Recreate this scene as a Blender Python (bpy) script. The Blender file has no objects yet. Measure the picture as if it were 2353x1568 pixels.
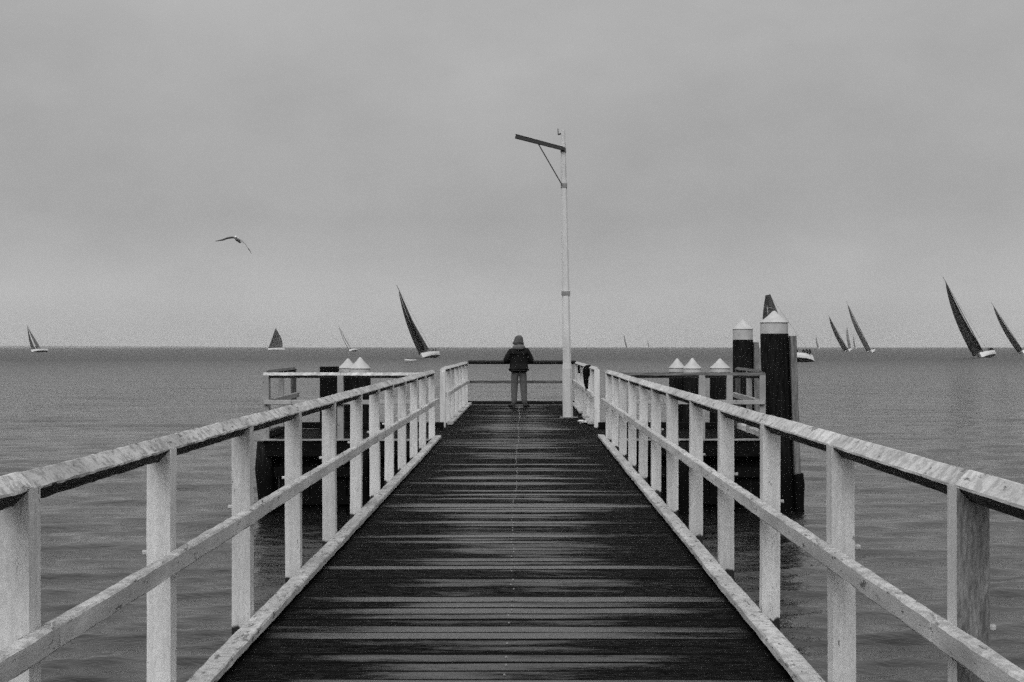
import bpy, bmesh, math, random
import numpy as np
from mathutils import Vector, Matrix, noise as mnoise
R = math.radians
rnd = random.Random(7)
scene = bpy.context.scene
C = scene.collection

# ---------------------------------------------------------------- camera
CAMH = 1.45
cam_d = bpy.data.cameras.new('camera')
cam = bpy.data.objects.new('camera', cam_d); C.objects.link(cam)
cam.location = (0, 0, CAMH); cam.rotation_euler = (R(90), 0, R(0))
cam_d.sensor_width = 36; cam_d.lens = 50.0
cam_d.shift_x = -(1207 - 1176.5) / 2353; cam_d.shift_y = 13.5 / 2353
cam_d.clip_start = 0.1; cam_d.clip_end = 60000
scene.camera = cam

# ---------------------------------------------------------------- world: overcast monochrome sky
SUN_EL, SUN_AZ = R(42), R(196)
w = bpy.data.worlds.new('World'); scene.world = w; w.use_nodes = True
nt = w.node_tree; N = nt.nodes; L = nt.links; N.clear()
out = N.new('ShaderNodeOutputWorld'); bg = N.new('ShaderNodeBackground')
sky = N.new('ShaderNodeTexSky'); sky.sky_type = 'NISHITA'; sky.sun_disc = False
sky.sun_elevation = SUN_EL; sky.sun_rotation = SUN_AZ; sky.dust_density = 4
bw = N.new('ShaderNodeRGBToBW'); L.new(sky.outputs[0], bw.inputs[0])
tc = N.new('ShaderNodeTexCoord'); sep = N.new('ShaderNodeSeparateXYZ'); L.new(tc.outputs['Generated'], sep.inputs[0])
ramp = N.new('ShaderNodeValToRGB'); L.new(sep.outputs['Z'], ramp.inputs[0])
cr = ramp.color_ramp
def g(v): return (v, v, v, 1)
stops = [(0.0, 4.55), (0.035, 4.75), (0.09, 3.95), (0.15, 3.9), (0.24, 4.3), (0.5, 7.0), (1.0, 10.5)]
SC = 10.5
cr.elements[0].position = 0; cr.elements[0].color = g(stops[0][1] / SC)
cr.elements[1].position = 1; cr.elements[1].color = g(stops[-1][1] / SC)
for p, v in stops[1:-1]:
    e = cr.elements.new(p); e.color = g(v / SC)
mul = N.new('ShaderNodeMath'); mul.operation = 'MULTIPLY'; mul.inputs[1].default_value = SC
L.new(ramp.outputs[0], mul.inputs[0])
# soft cloud structure
mp = N.new('ShaderNodeMapping'); mp.inputs['Scale'].default_value = (1.8, 1.8, 3.2); L.new(tc.outputs['Generated'], mp.inputs[0])
cn = N.new('ShaderNodeTexNoise'); cn.inputs['Scale'].default_value = 2.1; cn.inputs['Detail'].default_value = 6; cn.inputs['Roughness'].default_value = .58
L.new(mp.outputs[0], cn.inputs['Vector'])
mr = N.new('ShaderNodeMapRange'); mr.inputs['From Min'].default_value = .3; mr.inputs['From Max'].default_value = .7
mr.inputs['To Min'].default_value = .88; mr.inputs['To Max'].default_value = 1.13; L.new(cn.outputs['Fac'], mr.inputs['Value'])
m2 = N.new('ShaderNodeMath'); m2.operation = 'MULTIPLY'; L.new(mul.outputs[0], m2.inputs[0]); L.new(mr.outputs[0], m2.inputs[1])
mixf = N.new('ShaderNodeMix'); mixf.data_type = 'FLOAT'; mixf.inputs['Factor'].default_value = 0.06
L.new(m2.outputs[0], mixf.inputs[2]); L.new(bw.outputs[0], mixf.inputs[3])
L.new(mixf.outputs[0], bg.inputs['Color']); bg.inputs['Strength'].default_value = 0.1
L.new(bg.outputs[0], out.inputs[0])
w.cycles.sampling_method = 'MANUAL'; w.cycles.sample_map_resolution = 256

sl = bpy.data.lights.new('sun', 'SUN'); sl.energy = 1.6; sl.angle = R(35); sl.color = (1, 1, 1)
so = bpy.data.objects.new('sun', sl); C.objects.link(so)
sd = Vector((math.sin(SUN_AZ) * math.cos(SUN_EL), math.cos(SUN_AZ) * math.cos(SUN_EL), math.sin(SUN_EL)))
so.rotation_euler = (-sd).to_track_quat('-Z', 'Y').to_euler(); so.location = (0, 0, 50)

vs = scene.view_settings; vs.view_transform = 'Standard'; vs.look = 'None'; vs.exposure = 0; vs.gamma = 1; vs.use_curve_mapping = False
scene.render.engine = 'CYCLES'
scene.cycles.use_denoising = False
scene.cycles.use_adaptive_sampling = True; scene.cycles.adaptive_threshold = 0.12; scene.cycles.adaptive_min_samples = 18; scene.cycles.sample_clamp_direct = 0.75; scene.cycles.sample_clamp_indirect = 0.75
scene.cycles.max_bounces = 6; scene.cycles.diffuse_bounces = 2; scene.cycles.glossy_bounces = 3
scene.cycles.volume_bounces = 0; scene.cycles.caustics_reflective = False; scene.cycles.caustics_refractive = False

# ---------------------------------------------------------------- materials (all greys: the photograph is monochrome)
class MatB:
    def __init__(s, name):
        s.m = bpy.data.materials.new(name); s.m.use_nodes = True
        s.t = s.m.node_tree; s.N = s.t.nodes; s.L = s.t.links
        s.b = s.N['Principled BSDF']; s.b.inputs['Roughness'].default_value = .7
    def n(s, ty, **kw):
        x = s.N.new(ty)
        for k, v in kw.items(): setattr(x, k, v)
        return x
    def coord(s, kind='Object', scale=(1, 1, 1), perobj=True):
        tcn = s.n('ShaderNodeTexCoord') if kind != 'World' else s.n('ShaderNodeNewGeometry')
        o = tcn.outputs['Position'] if kind == 'World' else tcn.outputs[kind]
        mpn = s.n('ShaderNodeMapping'); mpn.inputs['Scale'].default_value = scale
        s.L.new(o, mpn.inputs[0])
        if perobj:
            oi = s.n('ShaderNodeObjectInfo'); mm = s.n('ShaderNodeMath', operation='MULTIPLY'); mm.inputs[1].default_value = 37.0
            s.L.new(oi.outputs['Random'], mm.inputs[0])
            cx = s.n('ShaderNodeCombineXYZ')
            for i in range(3): s.L.new(mm.outputs[0], cx.inputs[i])
            s.L.new(cx.outputs[0], mpn.inputs['Location'])
        return mpn.outputs[0]
    def noise(s, vec, scale, detail=4, rough=.55):
        x = s.n('ShaderNodeTexNoise'); x.inputs['Scale'].default_value = scale; x.inputs['Detail'].default_value = detail
        x.inputs['Roughness'].default_value = rough; s.L.new(vec, x.inputs['Vector']); return x.outputs['Fac']
    def rng(s, v, a, b, c, d):
        x = s.n('ShaderNodeMapRange'); x.inputs['From Min'].default_value = a; x.inputs['From Max'].default_value = b
        x.inputs['To Min'].default_value = c; x.inputs['To Max'].default_value = d; s.L.new(v, x.inputs['Value']); return x.outputs[0]
    def math(s, op, a, b=None):
        x = s.n('ShaderNodeMath', operation=op)
        for i, v in enumerate((a, b)):
            if v is None: continue
            if isinstance(v, (int, float)): x.inputs[i].default_value = v
            else: s.L.new(v, x.inputs[i])
        return x.outputs[0]
    def mix(s, f, a, b):
        x = s.n('ShaderNodeMix', data_type='FLOAT')
        for i, v in ((0, f), (2, a), (3, b)):
            if isinstance(v, (int, float)): x.inputs[i].default_value = v
            else: s.L.new(v, x.inputs[i])
        return x.outputs[0]
    def col(s, v):
        if isinstance(v, (int, float)): s.b.inputs['Base Color'].default_value = (v, v, v, 1)
        else: s.L.new(v, s.b.inputs['Base Color'])
    def rough(s, v):
        if isinstance(v, (int, float)): s.b.inputs['Roughness'].default_value = v
        else: s.L.new(v, s.b.inputs['Roughness'])
    def bump(s, h, strength=.3, dist=.01):
        x = s.n('ShaderNodeBump'); x.inputs['Strength'].default_value = strength; x.inputs['Distance'].default_value = dist
        s.L.new(h, x.inputs['Height']); s.L.new(x.outputs[0], s.b.inputs['Normal'])

def paint_mat(name, base=.62, dirt=.5, axis=(1, 1, 1), chip=.62, lich=(.47, .55)):
    lk, la = lich
    """white paint on old timber: grey streaks, specks, flaked patches showing dark wood"""
    b = MatB(name)
    v = b.coord('Object', axis)
    big = b.noise(v, 2.2, 5, .6)
    fine = b.noise(v, 55, 4, .7)
    chipn = b.noise(v, 9, 6, .72)
    tone = b.mix(b.rng(big, .35, .7, 0, 1), base, base * (1 - dirt * .55))
    tone = b.math('MULTIPLY', tone, b.rng(fine, .25, .75, .78, 1.14))
    # droppings/lichen on faces that look upward
    ge = b.n('ShaderNodeNewGeometry'); sx = b.n('ShaderNodeSeparateXYZ'); b.L.new(ge.outputs['True Normal'], sx.inputs[0])
    up = b.rng(sx.outputs['Z'], .25, .6, 0, 1)
    wv = b.coord('World', (1, 1, 1), False)
    lich = b.rng(b.noise(wv, 17, 8, .8), lk, lk + .08, 0, 1)
    lf = b.math('MULTIPLY', b.math('MULTIPLY', up, lich), la)
    tone = b.mix(lf, tone, .19)
    ch = b.math('MULTIPLY', b.rng(chipn, chip, chip + .035, 0, 1), .8)
    tone = b.mix(ch, tone, .06)
    oi = b.n('ShaderNodeObjectInfo')
    tone = b.math('MULTIPLY', tone, b.rng(oi.outputs['Random'], 0, 1, .86, 1.05))
    b.col(tone); b.rough(.75)
    h = b.math('ADD', b.math('MULTIPLY', fine, .5), b.math('MULTIPLY', ch, -.8))
    b.bump(h, .5, .006)
    return b.m
M = {}
M['paint'] = paint_mat('weathered_white_paint', .60, .5, (1.5, 1.5, .7), .66)
M['paint_rail'] = paint_mat('weathered_white_rail_paint', .72, .75, (3, .8, 3), .605)
M['rail_dirty'] = paint_mat('lichen_stained_white_rail', .66, .8, (3, .8, 3), .59, (.49, .75))
M['landing'] = paint_mat('dull_landing_paint', .40, .6, (1.5, 1.5, .7), .62)
M['kerb'] = paint_mat('worn_white_kerb_paint', .58, .75, (3, .8, 3), .575)
M['paint_pole'] = paint_mat('lamp_pole_paint', .66, .5, (1.5, 1.5, .4), .66)

def dark_wood(name, base=.02, hi=.05, axis=(1, 1, 1), tide=False, rough=.8):
    b = MatB(name)
    v = b.coord('Object', axis)
    n1 = b.noise(v, 7, 6, .65); n2 = b.noise(v, 40, 3, .6)
    t = b.mix(b.rng(n1, .4, .68, 0, 1), base, hi)
    t = b.math('MULTIPLY', t, b.rng(n2, .3, .7, .6, 1.3))
    if tide:
        ge = b.n('ShaderNodeNewGeometry'); sx = b.n('ShaderNodeSeparateXYZ'); b.L.new(ge.outputs['Position'], sx.inputs[0])
        zz = b.math('ADD', sx.outputs['Z'], b.math('MULTIPLY', n1, .5))
        t = b.mix(b.rng(zz, -.45, .05, 0, 1), .0035, t)
    b.col(t); b.rough(rough); b.b.inputs['Specular IOR Level'].default_value = .08
    b.bump(b.math('ADD', n1, n2), .6, .015)
    return b.m
M['pile'] = dark_wood('tarred_pile_timber', .004, .020, (4, 4, .5), True)
M['dark'] = dark_wood('dark_wet_timber', .003, .009, (1, 4, 4))
M['greywood'] = dark_wood('grey_bare_timber', .06, .16, (4, 4, .6), True)
M['strip'] = dark_wood('pale_grey_rubbing_timber', .13, .27, (4, 4, .6))
M['black_rail'] = dark_wood('black_stained_rail', .012, .03, (1, 5, 5))
M['grey_rail'] = dark_wood('bare_grey_rail', .07, .20, (.6, 5, 5))

# wet deck boards
b = MatB('wet_deck_board')
v = b.coord('Object', (.35, 6, 1)); grain = b.noise(v, 14, 5, .7)
wv = b.coord('World', (.30, .75, 1), False)
pn = b.noise(wv, 1.3, 4, .6)
bn = b.noise(b.coord('Object', (.55, 3.0, 1)), 1.6, 5, .65)      # each board has its own dry and wet lengths
pn = b.math('ADD', b.math('MULTIPLY', pn, .5), b.math('MULTIPLY', bn, .5))
fine = b.noise(b.coord('Object', (1.2, 26, 1)), 9, 4, .8)
oi = b.n('ShaderNodeObjectInfo')
ge = b.n('ShaderNodeNewGeometry'); sx = b.n('ShaderNodeSeparateXYZ'); b.L.new(ge.outputs['Position'], sx.inputs[0])
ax = b.math('ABSOLUTE', b.math('ADD', sx.outputs['X'], .12))
worn = b.rng(ax, .3, 1.3, .11, -.13)                        # the walked strip down the middle holds the rain water
wet = b.math('ADD', b.math('ADD', pn, worn), b.rng(oi.outputs['Random'], 0, 1, -.17, .11))
wet = b.math('ADD', wet, b.rng(fine, .3, .7, -.09, .09))
wet = b.math('ADD', wet, b.rng(sx.outputs['Y'], 7, 16, .05, -.04))
wetf = b.rng(wet, .505, .66, 0, 1)
t = b.mix(b.rng(grain, .35, .7, 0, 1), .0015, .006)
t = b.mix(wetf, t, .014)
b.col(t)
b.rough(b.mix(wetf, .5, .17))
sp = b.mix(wetf, b.rng(fine, .50, .72, 0, .22), 1.0); b.L.new(sp, b.b.inputs['Specular IOR Level'])
b.bump(b.math('ADD', grain, fine), .45, .004)
M['board'] = b.m
b = MatB('platform_board'); v = b.coord('Object', (.35, 6, 1)); grain = b.noise(v, 14, 5, .7)
b.col(b.mix(b.rng(grain, .35, .7, 0, 1), .03, .10)); b.rough(.5); b.bump(grain, .35, .006); M['pboard'] = b.m

def flat(name, v, rough=.7, var=.15, sc=20, metal=0, spec=.5):
    b = MatB(name); n_ = b.noise(b.coord('Object'), sc, 4, .6)
    b.col(b.math('MULTIPLY', b.rng(n_, .3, .7, 1 - var, 1 + var), v)); b.rough(rough); b.b.inputs['Metallic'].default_value = metal
    b.b.inputs['Specular IOR Level'].default_value = spec
    b.bump(n_, .2, .005); return b.m
M['nail'] = flat('nail_head_steel', .4, .25, .1, 50, 1)
M['cap'] = flat('white_pile_cap', .46, .5, .12, 9)
M['collar'] = flat('white_pile_collar', .44, .6, .15, 9)
M['iron'] = flat('dark_iron', .02, .6)
M['band'] = flat('rusty_band', .22, .7)
M['jacket'] = flat('black_jacket_cloth', .008, .85, .6, 9, 0, .2)
M['trouser'] = flat('grey_trouser_cloth', .10, .9, .25, 14, 0, .2)
M['hat'] = flat('grey_hat_cloth', .075, .9, .35, 25, 0, .2)
M['collarcloth'] = flat('pale_hood_lining', .13, .9, .3, 30, 0, .2)
M['skin'] = flat('skin', .35, .6, .08)
M['shoe'] = flat('black_shoe', .012, .6)
M['cloth'] = flat('black_hanging_cloth', .004, .95, .3, 20, 0, .1)
M['rag'] = flat('white_rag', .6, .9, .3, 30)
M['sail_dark'] = flat('dark_laminate_sail', .018, .6, .25, .6, 0, .3)
M['sail_grey'] = flat('grey_laminate_sail', .085, .6, .2, .6, 0, .3)
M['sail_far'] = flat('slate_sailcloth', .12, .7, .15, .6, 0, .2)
M['sail_pale'] = flat('haze_pale_sailcloth', .24, .8, .1, .6, 0, .2)  # cloth of the faint boats; distance haze put into its colour
M['sail_mark'] = flat('pale_sail_marking', .45, .7)
M['mast'] = flat('dark_spar', .035, .5)
M['deck'] = flat('boat_deck', .35, .7)
M['crew'] = flat('dark_oilskins', .012, .8, .3, 10, 0, .2)
M['tube'] = flat('inflatable_tube', .55, .6, .1, 4)
b = MatB('boat_hull_paint')
tcn = b.n('ShaderNodeTexCoord'); sx = b.n('ShaderNodeSeparateXYZ'); b.L.new(tcn.outputs['Object'], sx.inputs[0])
b.col(b.mix(b.rng(sx.outputs['Z'], .10, .16, 0, 1), .03, .78)); b.rough(.35); M['hull'] = b.m
b = MatB('rib_hull_paint')
tcn = b.n('ShaderNodeTexCoord'); sx = b.n('ShaderNodeSeparateXYZ'); b.L.new(tcn.outputs['Object'], sx.inputs[0])
b.col(.03); M['ribhull'] = b.m

# water
b = MatB('rippled_sea_water')
wv = b.coord('World', (.55, 1.0, 1), False)
n1 = b.noise(wv, 7, 4, .65); n2 = b.noise(wv, 1.6, 3, .5)
wv3 = b.coord('World', (.25, 1.0, 1), False); n3 = b.noise(wv3, .22, 3, .5)
h = b.math('ADD', b.math('MULTIPLY', n1, .10), b.math('MULTIPLY', n2, .17))
h = b.math('ADD', h, b.math('MULTIPLY', n3, .5))
patch = b.coord('World', (.004, .02, 1), False); pf = b.noise(patch, 1.0, 3, .5)
b.col(b.rng(pf, .3, .7, .005, .012)); b.b.inputs['Specular Tint'].default_value = (.78, .78, .78, 1); b.rough(.05); b.b.inputs['IOR'].default_value = 1.333
x = b.n('ShaderNodeBump'); x.inputs['Distance'].default_value = 1.0
ge = b.n('ShaderNodeNewGeometry'); vl = b.n('ShaderNodeVectorMath', operation='LENGTH'); b.L.new(ge.outputs['Position'], vl.inputs[0])
b.L.new(b.rng(vl.outputs['Value'], 14, 90, .27, 1.0), x.inputs['Strength'])
b.rough(b.rng(vl.outputs['Value'], 25, 300, .05, .38))   # ripples too fine for the mesh further out
b.L.new(h, x.inputs['Height']); b.L.new(x.outputs[0], b.b.inputs['Normal'])
M['water'] = b.m

M['underside'] = dark_wood('dark_rail_underside', .06, .14, (5, 1, 5))

# ---------------------------------------------------------------- helpers
def link(name, me, mat, parent=None, loc=None):
    if mat is not None and not me.materials: me.materials.append(mat)
    o = bpy.data.objects.new(name, me); C.objects.link(o)
    if parent is not None: o.parent = parent
    if loc is not None: o.location = loc
    return o
def tag(o, label=None, cat=None, group=None, kind=None):
    if label: o['label'] = label
    if cat: o['category'] = cat
    if group: o['group'] = group
    if kind: o['kind'] = kind
    return o
def empty(name, loc=(0, 0, 0), rot=(0, 0, 0)):
    o = bpy.data.objects.new(name, None); C.objects.link(o); o.location = loc; o.rotation_euler = rot
    o.empty_display_size = .2; return o
def mesh(name, vs_, fs, smooth=False):
    me = bpy.data.meshes.new(name); me.from_pydata([tuple(v) for v in vs_], [], fs); me.update()
    bm = bmesh.new(); bm.from_mesh(me); bmesh.ops.recalc_face_normals(bm, faces=bm.faces); bm.to_mesh(me); bm.free()
    if smooth: me.polygons.foreach_set('use_smooth', [True] * len(me.polygons))
    return me
def sweep(prof, pts, ups=None, jit=0, seed=0, smooth=False, name='beam'):
    """closed 2-D profile swept along a polyline; prof in (side, up)"""
    r = random.Random(seed); V = []; F = []; n = len(prof)
    for i, p in enumerate(pts):
        p = Vector(p)
        d = (Vector(pts[min(i + 1, len(pts) - 1)]) - Vector(pts[max(i - 1, 0)])).normalized()
        up = Vector((0, 0, 1)) if abs(d.z) < .9 else Vector((0, 1, 0))
        side = d.cross(up).normalized(); up2 = side.cross(d).normalized()
        for (a, c) in prof:
            V.append(p + side * (a + r.uniform(-jit, jit)) + up2 * (c + r.uniform(-jit, jit)))
    for i in range(len(pts) - 1):
        for j in range(n):
            k = (j + 1) % n
            F.append((i * n + j, i * n + k, (i + 1) * n + k, (i + 1) * n + j))
    F.append(tuple(range(n))); F.append(tuple((len(pts) - 1) * n + j for j in range(n)))
    return mesh(name, V, F, smooth)
def rect(w_, h_, c=.006):
    a, b_ = w_ / 2, h_ / 2
    return [(-a + c, -b_), (a - c, -b_), (a, -b_ + c), (a, b_ - c), (a - c, b_), (-a + c, b_), (-a, b_ - c), (-a, -b_ + c)]
def diamond(s, c=.006):
    return [(0 + c, -s + c), (s - c, 0 - c), (s - c, c), (c, s - c), (-c, s - c), (-s + c, c), (-s + c, -c), (-c, -s + c)]
def line(p, q, n):
    p, q = Vector(p), Vector(q); return [p.lerp(q, i / n) for i in range(n + 1)]
def beam(name, p, q, w_, h_, mat, parent, c=.006, segs=1, jit=0, seed=0, prof=None):
    p = Vector(p); q = Vector(q)
    me = sweep(prof or rect(w_, h_, c), [x - p for x in line(p, q, segs)], jit=jit, seed=seed, name=name)
    o_ = link(name, me, mat, parent, p - (parent.location if parent else Vector()))
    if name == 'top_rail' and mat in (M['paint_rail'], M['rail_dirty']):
        me.materials.append(M['underside'])  # downward faces of the painted top rails get a darker tone
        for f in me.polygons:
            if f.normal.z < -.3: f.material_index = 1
    return o_
def tube(name, pts, rads, mat, parent, n=12, smooth=True, jit=0):
    V = []; F = []
    for i, p in enumerate(pts):
        p = Vector(p); d = (Vector(pts[min(i + 1, len(pts) - 1)]) - Vector(pts[max(i - 1, 0)])).normalized()
        up = Vector((0, 0, 1)) if abs(d.z) < .9 else Vector((0, 1, 0))
        s = d.cross(up).normalized(); u = s.cross(d).normalized()
        rr = rads[i] if isinstance(rads, (list, tuple)) else rads
        for j in range(n):
            a = 2 * math.pi * j / n; k = 1 + rnd.uniform(-jit, jit)
            V.append(p + (s * math.cos(a) + u * math.sin(a)) * rr * k)
    m_ = len(pts)
    for i in range(m_ - 1):
        for j in range(n):
            k = (j + 1) % n; F.append((i * n + j, i * n + k, (i + 1) * n + k, (i + 1) * n + j))
    F.append(tuple(range(n))); F.append(tuple((m_ - 1) * n + j for j in range(n)))
    return link(name, mesh(name, V, F, smooth), mat, parent)

# ---------------------------------------------------------------- sea
WZ = -1.2
def build_sea():
    r = np.concatenate([np.array([0.6, 1.5, 2.5]), np.geomspace(3.5, 330, 980), np.geomspace(345, 7800, 40)])
    th = np.concatenate([np.linspace(-178, -42, 30), np.linspace(-40, 40, 620), np.linspace(42, 178, 30)])
    th = np.radians(th)
    RR, TT = np.meshgrid(r, th, indexing='ij')
    X = RR * np.sin(TT); Y = RR * np.cos(TT)
    Z = np.zeros_like(X)
    rs = np.random.RandomState(3)
    step = np.maximum(RR * .0047, RR * .0023)
    for lam, amp, cnt in ((4.0, .005, 5), (2.0, .006, 8), (1.0, .0095, 14), (.52, .0085, 24), (.28, .0034, 26)):
        for _ in range(cnt):
            l = lam * rs.uniform(.75, 1.35); a = amp * rs.uniform(.6, 1.2) / math.sqrt(cnt / 3)
            an = rs.normal(math.radians(-78), .38); k = 2 * math.pi / l
            ph = rs.uniform(0, 6.28)
            fade = np.clip((l / step - 3) / 4, 0, 1)
            warp = .5 * np.sin(X * .21 + ph) + .4 * np.sin(Y * .17 + ph * 2)
            Z += a * fade * np.sin(k * (X * math.cos(an) + Y * math.sin(an)) + ph + warp)
    Z += WZ
    nr, nth = X.shape
    co = np.stack([X, Y, Z], -1).reshape(-1, 3)
    idx = np.arange(nr * nth).reshape(nr, nth)
    a = idx[:-1, :-1]; b_ = idx[:-1, 1:]; c = idx[1:, 1:]; d = idx[1:, :-1]
    q = np.stack([a, d, c, b_], -1).reshape(-1, 4)
    # close the ring
    a = idx[:-1, -1]; b_ = idx[:-1, 0]; c = idx[1:, 0]; d = idx[1:, -1]
    q = np.concatenate([q, np.stack([a, d, c, b_], -1)])
    me = bpy.data.meshes.new('water')
    me.vertices.add(len(co)); me.vertices.foreach_set('co', co.ravel())
    me.loops.add(q.size); me.loops.foreach_set('vertex_index', q.ravel().astype(np.int32))
    me.polygons.add(len(q)); me.polygons.foreach_set('loop_start', np.arange(0, q.size, 4, dtype=np.int32))
    me.polygons.foreach_set('use_smooth', np.ones(len(q), dtype=bool))
    me.update(calc_edges=True); me.validate()
    if me.polygons[len(me.polygons)//2].normal.z < 0: me.flip_normals()
    o = link('water', me, M['water']); tag(o, kind='structure'); return o
build_sea()
sb = mesh('seabed', [(-7500, -7500, -4), (7500, -7500, -4), (7500, 7500, -4), (-7500, 7500, -4)], [(0, 1, 2, 3)])
tag(link('seabed', sb, flat('sand', .1)), kind='structure')

V = []; F = []; n_ = 60
for i in range(n_ + 1):
    u = i / n_; x_ = -3300 + 2100 * u; h_ = (10.5 * (1 - u) ** .5 + 2.2 * mnoise.noise(Vector((u * 14, 0, 0)))) * min(1, (1 - u) * 8)
    V += [(x_, 6650, WZ - 1), (x_, 6700, WZ + max(.3, h_)), (x_, 6850, WZ + max(.3, h_ * .9)), (x_, 6900, WZ - 1)]
for i in range(n_):
    for j in range(3): F.append((i * 4 + j, i * 4 + j + 1, i * 4 + 5 + j, i * 4 + 4 + j))
F += [(0, 1, 2, 3), tuple(n_ * 4 + j for j in range(4))]
tag(link('hills', mesh('hills', V, F), flat('far_low_coast', .10)), kind='structure')

# ---------------------------------------------------------------- the jetty
PY0, PY1, YEND = 22.55, 25.35, 35.62          # cross platform front / back, far end
XL, XR = -1.42, 1.265                          # inner planes of the railings
PXL, PXR = -4.16, 3.86                         # ends of the cross platform
jet = tag(empty('jetty', (0, 0, 0)), 'long timber jetty of dark wet cross boards with white kerbs', 'jetty')
def board_mesh(x0, x1, w_, seed, segs=8):
    r = random.Random(seed); V = []; F = []
    prof = [(-w_ / 2, -.045), (w_ / 2, -.045), (w_ / 2, -.009), (w_ / 2 - .007, 0), (w_ / 6, -.0022), (-w_ / 6, -.0022), (-w_ / 2 + .007, 0), (-w_ / 2, -.009)]
    n = len(prof); ex = [r.uniform(-.012, .012) for _ in range(2)]
    for i in range(segs + 1):
        x = x0 + (x1 - x0) * i / segs + (ex[0] if i == 0 else ex[1] if i == segs else 0)
        dz = r.uniform(-.0012, .0012); dw = r.uniform(-.002, .002)
        for (a, c) in prof: V.append((x, a + (dw if a > 0 else -dw), c + dz + r.uniform(-.0007, .0007)))
    for i in range(segs):
        for j in range(n):
            k = (j + 1) % n; F.append((i * n + j, i * n + k, (i + 1) * n + k, (i + 1) * n + j))
    F.append(tuple(range(n))); F.append(tuple(segs * n + j for j in range(n)))
    me = mesh('board', V, F); me.materials.append(M['board']); me.materials.append(M['dark'])
    for f in me.polygons:
        if f.normal.z < .9: f.material_index = 1          # sawn edges stay dark; only the top is polished by feet
    return me
bmain = [board_mesh(-1.40, 1.25, .155, s) for s in range(14)]
bplat = [board_mesh(PXL + .03, PXR - .03, .155, 50 + s, 16) for s in range(5)]
PITCH = .1705
nails = []
y = 1.0; i = 0
while y < YEND - .05:
    pl = PY0 + .05 < y < PY1 - .05
    me = rnd.choice(bplat if pl else bmain)
    o = link('board', me, M['board'], jet, (0, y, rnd.uniform(-.003, .002)))
    o.rotation_euler = (rnd.gauss(0, .012), rnd.uniform(-.0012, .0012), rnd.uniform(-.003, .003))
    if rnd.random() < .5 and not pl: o.scale.x = -1; o.location.x = -.15
    nx = -.085 - .03 * (y - 6) / 16 + .012 * math.sin(y * .9)
    for xx, pr in ((nx, .85),):
        if rnd.random() < pr: nails.append((xx + rnd.uniform(-.01, .01), y + rnd.uniform(-.03, .03)))
    y += PITCH; i += 1
bm = bmesh.new()
for (x_, y_) in nails:
    bmesh.ops.create_cone(bm, cap_ends=True, segments=8, radius1=.006, radius2=.004, depth=.005, matrix=Matrix.Translation((x_, y_, .003)))
me = bpy.data.meshes.new('nail_heads'); bm.to_mesh(me); bm.free()
tag(link('nail_heads', me, M['nail'], jet), kind='stuff')
# kerbs: short lengths on packers
def kerb_run(xi, sgn, y0, y1, seed, skip=()):
    r = random.Random(seed); y = y0; k = 0
    while y < y1 - .3:
        ln = min(r.uniform(3.0, 4.2), y1 - y)
        if k not in skip:
            beam('kerb', (xi + sgn * .05, y + .006, .041), (xi + sgn * .05 + r.uniform(-.008, .008), y + ln - .006, .041), .10, .044, M['kerb'], jet, .007, int(ln / .12), .0028, seed + k)
        yy = y + .25
        while yy < y + ln - .1:
            beam('packer', (xi + sgn * .055, yy - .1, .010), (xi + sgn * .055, yy + .1, .010), .08, .018, M['dark'], jet, .002)
            yy += 1.3
        y += ln; k += 1
kerb_run(-1.312, -1, 1.0, PY0 - .02, 11)
kerb_run(1.150, 1, 1.0, PY0 - .02, 23)
def kerb_bits(xi, sgn, segs, seed):
    for i, (a, c) in enumerate(segs):
        beam('kerb', (xi + sgn * .05, a, .045), (xi + sgn * .05, c, .043), .11, .05, M['kerb'], jet, .007, 8, .003, seed + i)
kerb_bits(-1.34, -1, [(26.2, 28.0), (28.4, 30.1), (30.7, 32.4), (32.6, 34.0), (34.1, 35.4)], 40)
kerb_bits(1.165, 1, [(26.3, 27.5), (28.3, 29.2), (30.6, 33.9), (34.1, 35.4)], 60)
# end kerb, stringers, crossheads and piles
beam('end_kerb', (-1.46, YEND - .02, .05), (1.33, YEND - .02, .05), .10, .09, M['black_rail'], jet, .008, 10, .002, 3)
for sx_ in (-1.28, -.45, .35, 1.12):
    beam('stringer', (sx_, .8, -.14), (sx_, YEND - .1, -.14), .14, .18, M['dark'], jet, .01)
for i, yy in enumerate([2.2, 7.4, 12.6, 17.8, 22.75, 25.1, 30.2, 35.2]):
    beam('crosshead', (-1.36, yy, -.34), (1.2, yy, -.34), .2, .22, M['dark'], jet, .01)
    for xx in (-1.0, .85):
        tube('support_pile', [(xx, yy, -.45), (xx, yy, -3.9)], [.13, .14], M['pile'], jet, 12)
# cross platform under-structure
tag(beam('front_fascia', (PXL - .03, PY0 - .045, -.022), (PXR + .03, PY0 - .045, -.018), 0.05, .030, M['landing'], jet, .004, 60, .003, 5))
beam('front_beam', (PXL, PY0 + .05, -.17), (PXR, PY0 + .05, -.17), .16, .24, M['dark'], jet, .01, 20, .004, 6)
beam('back_beam', (PXL, PY1 - .08, -.17), (PXR, PY1 - .08, -.17), .16, .24, M['dark'], jet, .01)
for xx in (PXL + .08, PXR - .08):
    beam('side_beam', (xx, PY0 + .15, -.17), (xx, PY1 - .18, -.17), .16, .24, M['dark'], jet, .01)
for s_, a, c in ((-1, PXL, -1.45), (1, 1.30, PXR)):
    beam('back_kerb', (a, PY1 - .05, .055), (c, PY1 - .05, .055), .12, .11, M['dark'], jet, .008, 8, .002, 8)
beam('side_kerb', (PXL + .05, PY0 + .05, .06), (PXL + .05, PY1 - .12, .06), .11, .11, M['black_rail'], jet, .008, 6, .003, 9)
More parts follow.
